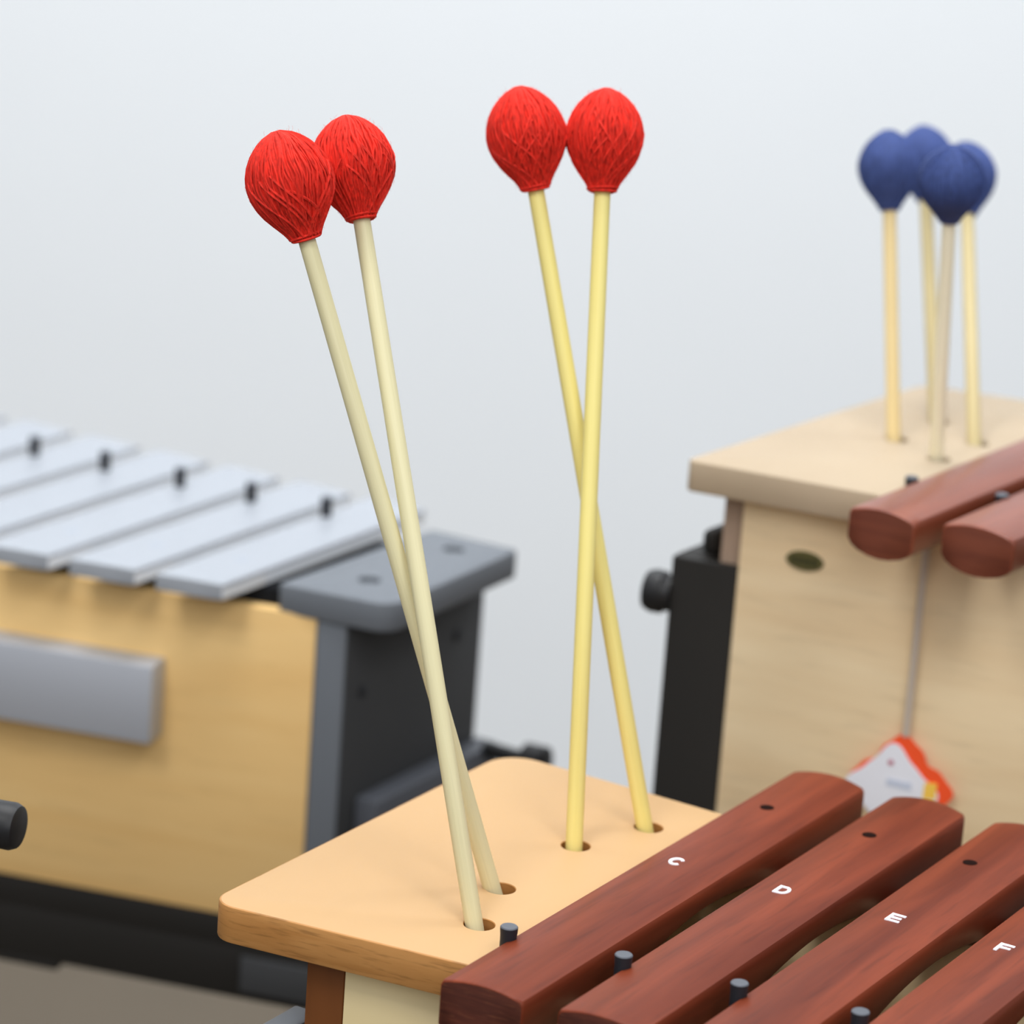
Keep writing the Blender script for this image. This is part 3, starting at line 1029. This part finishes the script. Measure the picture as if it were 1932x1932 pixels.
# grey plate on the front
bm = bmesh.new()
d_ = 0.018
pa, pb = onfront(-0.335, -d_), onfront(-0.1690, -d_)
prism_into(bm, [pa, pb, pb + n_f * (d_ - 0.0002), pa + n_f * (d_ - 0.0002)], 0.8075, 0.8490, 0.0012)
finish('front_plate', bm, M['alu_plate'], lm_front, LI, label='flat grey metal plate')

# silver bars
lb_lab = ['silver metal bar next to the charcoal end cap', 'second silver metal bar from the charcoal end cap', 'third silver metal bar from the charcoal end cap',
          'fourth silver metal bar from the charcoal end cap', 'fifth silver metal bar from the charcoal end cap', 'sixth silver metal bar from the charcoal end cap',
          'seventh silver metal bar from the charcoal end cap, at the left picture edge']
perp = d2(LA - 90)
LWB = 0.0350
for i in range(7):
    cl = V2((-0.1389, 1.6042)) - perp * (LWB / 2 + 0.0457 * i)
    near = isect(cl, LA, (-0.1566, 1.6092), -17.0)
    far = isect(cl, LA, (-0.0414, 1.7592), -27.0)
    ln = (far - near).length
    root = inst('metallophone_bar', lb_lab[i], 'sound bar', (near.x, near.y, 0.8916), LA - 90, 'silver bars of the metallophone')
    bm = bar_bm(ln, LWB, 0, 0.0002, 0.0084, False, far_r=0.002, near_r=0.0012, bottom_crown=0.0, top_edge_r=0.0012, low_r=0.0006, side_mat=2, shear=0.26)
    finish('tone_bar', bm, [M['alu'], M['alu'], M['alu_side_lit']], root, smooth=40)
    bm = bmesh.new()
    lathe_into(bm, [(0.0042, 0.0080), (0.0042, 0.00865), (0.0036, 0.00872)], Matrix.Translation((0, 0.044, 0)), 24)  # flat disc drawn in place of the pin hole near the front end
    finish('pin_hole_disc', bm, M['pin_hole'], root)

# stand of the metallophone
st = inst('instrument_stand', 'black stand rail running along under the metallophone front', 'stand', (-0.15, 1.64, 0.0), FD, 'instrument stands')
SI = root_matrix(st).inverted()
bm = bmesh.new()
r0_, r1_ = onfront(XL + 0.01, -0.001), onfront(-0.085, -0.001)
prism_into(bm, [r0_, r1_, r1_ + n_f * 0.03, r0_ + n_f * 0.03], 0.6705, 0.6998, 0.0012)
prism_into(bm, [r0_, onfront(-0.0936, -0.001), onfront(-0.0936, 0.02), onfront(XL + 0.01, 0.02)], 0.6990, 0.7150, 0.0006)
prism_into(bm, [r0_, onfront(-0.2203, -0.001), onfront(-0.2203, 0.029), onfront(XL + 0.01, 0.029)], 0.6665, 0.6710, 0.0006)
finish('front_rail', bm, M['black_steel'], st, SI)
bm = bmesh.new()
w0, w1 = onfront(-0.1215, -0.0040), onfront(-0.083, -0.0040)
prism_into(bm, [w0, w1, w1 + n_f * 0.0028, w0 + n_f * 0.0028], 0.6760, 0.6955, 0.0010)
finish('corner_plate', bm, M['grey_dark'], st, SI)
# side bracket with its clamp knob on the right
bm = bmesh.new()
q0 = c1 + d2(60) * 0.016 + d2(-30) * 0.0004
prism_into(bm, quad(q0 + d2(-30) * 0.014, 60, 0.118, 0.0138), 0.752, 0.7860, 0.0015)
prism_into(bm, quad(q0 + d2(-30) * 0.010, 60, 0.03, 0.0098), 0.70, 0.7525, 0.001)
finish('side_bracket', bm, M['grey_bracket'], st, SI)
bm = bmesh.new()
kq = c1 + d2(60) * 0.122 + d2(-30) * 0.0136
Tm = Matrix.Translation((kq.x, kq.y, 0.7850)) @ Vector((0, 0, 1)).rotation_difference(Vector((d2(-30).x, d2(-30).y, 0))).to_matrix().to_4x4()
lathe_into(bm, [(0.0045, 0.0), (0.0045, 0.024), (0.0095, 0.0245), (0.0100, 0.036), (0.006, 0.038)], Tm, 24)
finish('clamp_knob', bm, M['black_plastic'], st, SI)
bm = bmesh.new()
prism_into(bm, quad(c0 + d2(60) * 0.03, 60, 0.09, 0.012), 0.6705, 0.6998, 0.001)
finish('side_rail', bm, M['black_steel'], st, SI)
bm = bmesh.new()
prism_into(bm, quad(onfront(-0.37) + d2(60) * 0.03, 60, 0.14, 0.012), 0.6705, 0.7150, 0.001)
finish('side_rail', bm, M['black_steel'], st, SI)
for q in (c0 + d2(60) * 0.07, c0 + d2(60) * 0.10, onfront(-0.37) + d2(60) * 0.03, onfront(-0.37) + d2(60) * 0.14):
    bm = bmesh.new()
    prism_into(bm, quad(q, 60, 0.014, 0.012), 0.0, 0.6704, 0.001)
    finish('leg', bm, M['black_steel'], st, SI)

# clamp of a further stand, mostly left of the frame
st = inst('instrument_stand', 'black stand post with a round knob poking in at the left picture edge', 'stand', (-0.216, 1.26, 0.0), -18, 'instrument stands')
SI = root_matrix(st).inverted()
bm = bmesh.new()
prism_into(bm, quad((-0.252, 1.268), -18, 0.0480, 0.02), 0.0, 0.929, 0.0015)
finish('upright_plate', bm, M['black_steel'], st, SI)
bm = bmesh.new()
kax = Vector((cos(radians(-16)), sin(radians(-16)), 0))
kend = Vector((-0.1830, 1.2560, 0.9062))
Tm = Matrix.Translation(kend - kax * 0.0200) @ Vector((0, 0, 1)).rotation_difference(kax).to_matrix().to_4x4()
lathe_into(bm, [(0.0050, -0.004), (0.0088, 0.0), (0.0094, 0.003), (0.0096, 0.0155), (0.0085, 0.0180), (0.0070, 0.0186)], Tm, 28)
finish('clamp_knob', bm, M['black_plastic'], st, SI)
bm = bmesh.new()
prism_into(bm, quad((-0.36, 1.18), 60, 0.20, 0.03), 0.0, 0.03, 0.002)
prism_into(bm, quad((-0.245, 1.290), 162, 0.12, 0.02), 0.0, 0.03, 0.002)
finish('foot', bm, M['black_steel'], st, SI)

# ------------------------------------------------------------------ light
def area(name, loc, target, size, power, col=(1, 1, 1), size_y=None):
    d = bpy.data.lights.new(name, 'AREA')
    d.energy = power
    d.color = col
    d.size = size
    if size_y:
        d.shape = 'RECTANGLE'
        d.size_y = size_y
    o = bpy.data.objects.new(name, d)
    COL.objects.link(o)
    o.location = loc
    o.rotation_euler = (Vector(target) - Vector(loc)).to_track_quat('-Z', 'Y').to_euler()
    return o


area('overhead_light', (-0.95, 0.05, 2.75), (-0.05, 1.45, 0.9), 0.6, 14, (1.0, 0.985, 0.96), 0.6)
area('overhead_light', (0.75, 0.10, 2.75), (0.05, 1.45, 0.9), 0.6, 10, (1.0, 0.985, 0.96), 0.6)
area('overhead_light', (-0.2, 1.5, 2.85), (-0.1, 1.5, 0.9), 0.8, 18, (1.0, 0.99, 0.97), 0.8)
area('overhead_light', (0.0, 2.3, 2.9), (0, 3.5, 0.7), 2.6, 45, (0.94, 0.97, 1.0), 0.8)  # added fill aimed at the back wall to brighten it

area('front_fill', (0.3, -2.1, 2.8), (0.0, 1.6, 0.9), 2.4, 36, (0.97, 0.985, 1.0), 1.6)  # added soft fill from behind the camera, brightens the front faces

w = bpy.data.worlds.new('room_light')
sc.world = w
w.use_nodes = True
nt = w.node_tree
bg = nt.nodes['Background']
tc = nt.nodes.new('ShaderNodeTexCoord')
sx = nt.nodes.new('ShaderNodeSeparateXYZ')
nt.links.new(tc.outputs['Generated'], sx.inputs[0])
mr = nt.nodes.new('ShaderNodeMapRange')
mr.inputs['From Min'].default_value = -1
mr.inputs['From Max'].default_value = 1
nt.links.new(sx.outputs['Z'], mr.inputs['Value'])
cr = nt.nodes.new('ShaderNodeValToRGB')
e = cr.color_ramp.elements
e[0].position = 0.47
e[0].color = (0.06, 0.058, 0.055, 1)
e[1].position = 0.85
e[1].color = (0.80, 0.84, 0.88, 1)
m_ = e.new(0.53)
m_.color = (0.54, 0.56, 0.58, 1)
nt.links.new(mr.outputs['Result'], cr.inputs['Fac'])
nt.links.new(cr.outputs['Color'], bg.inputs['Color'])
bg.inputs['Strength'].default_value = 0.70
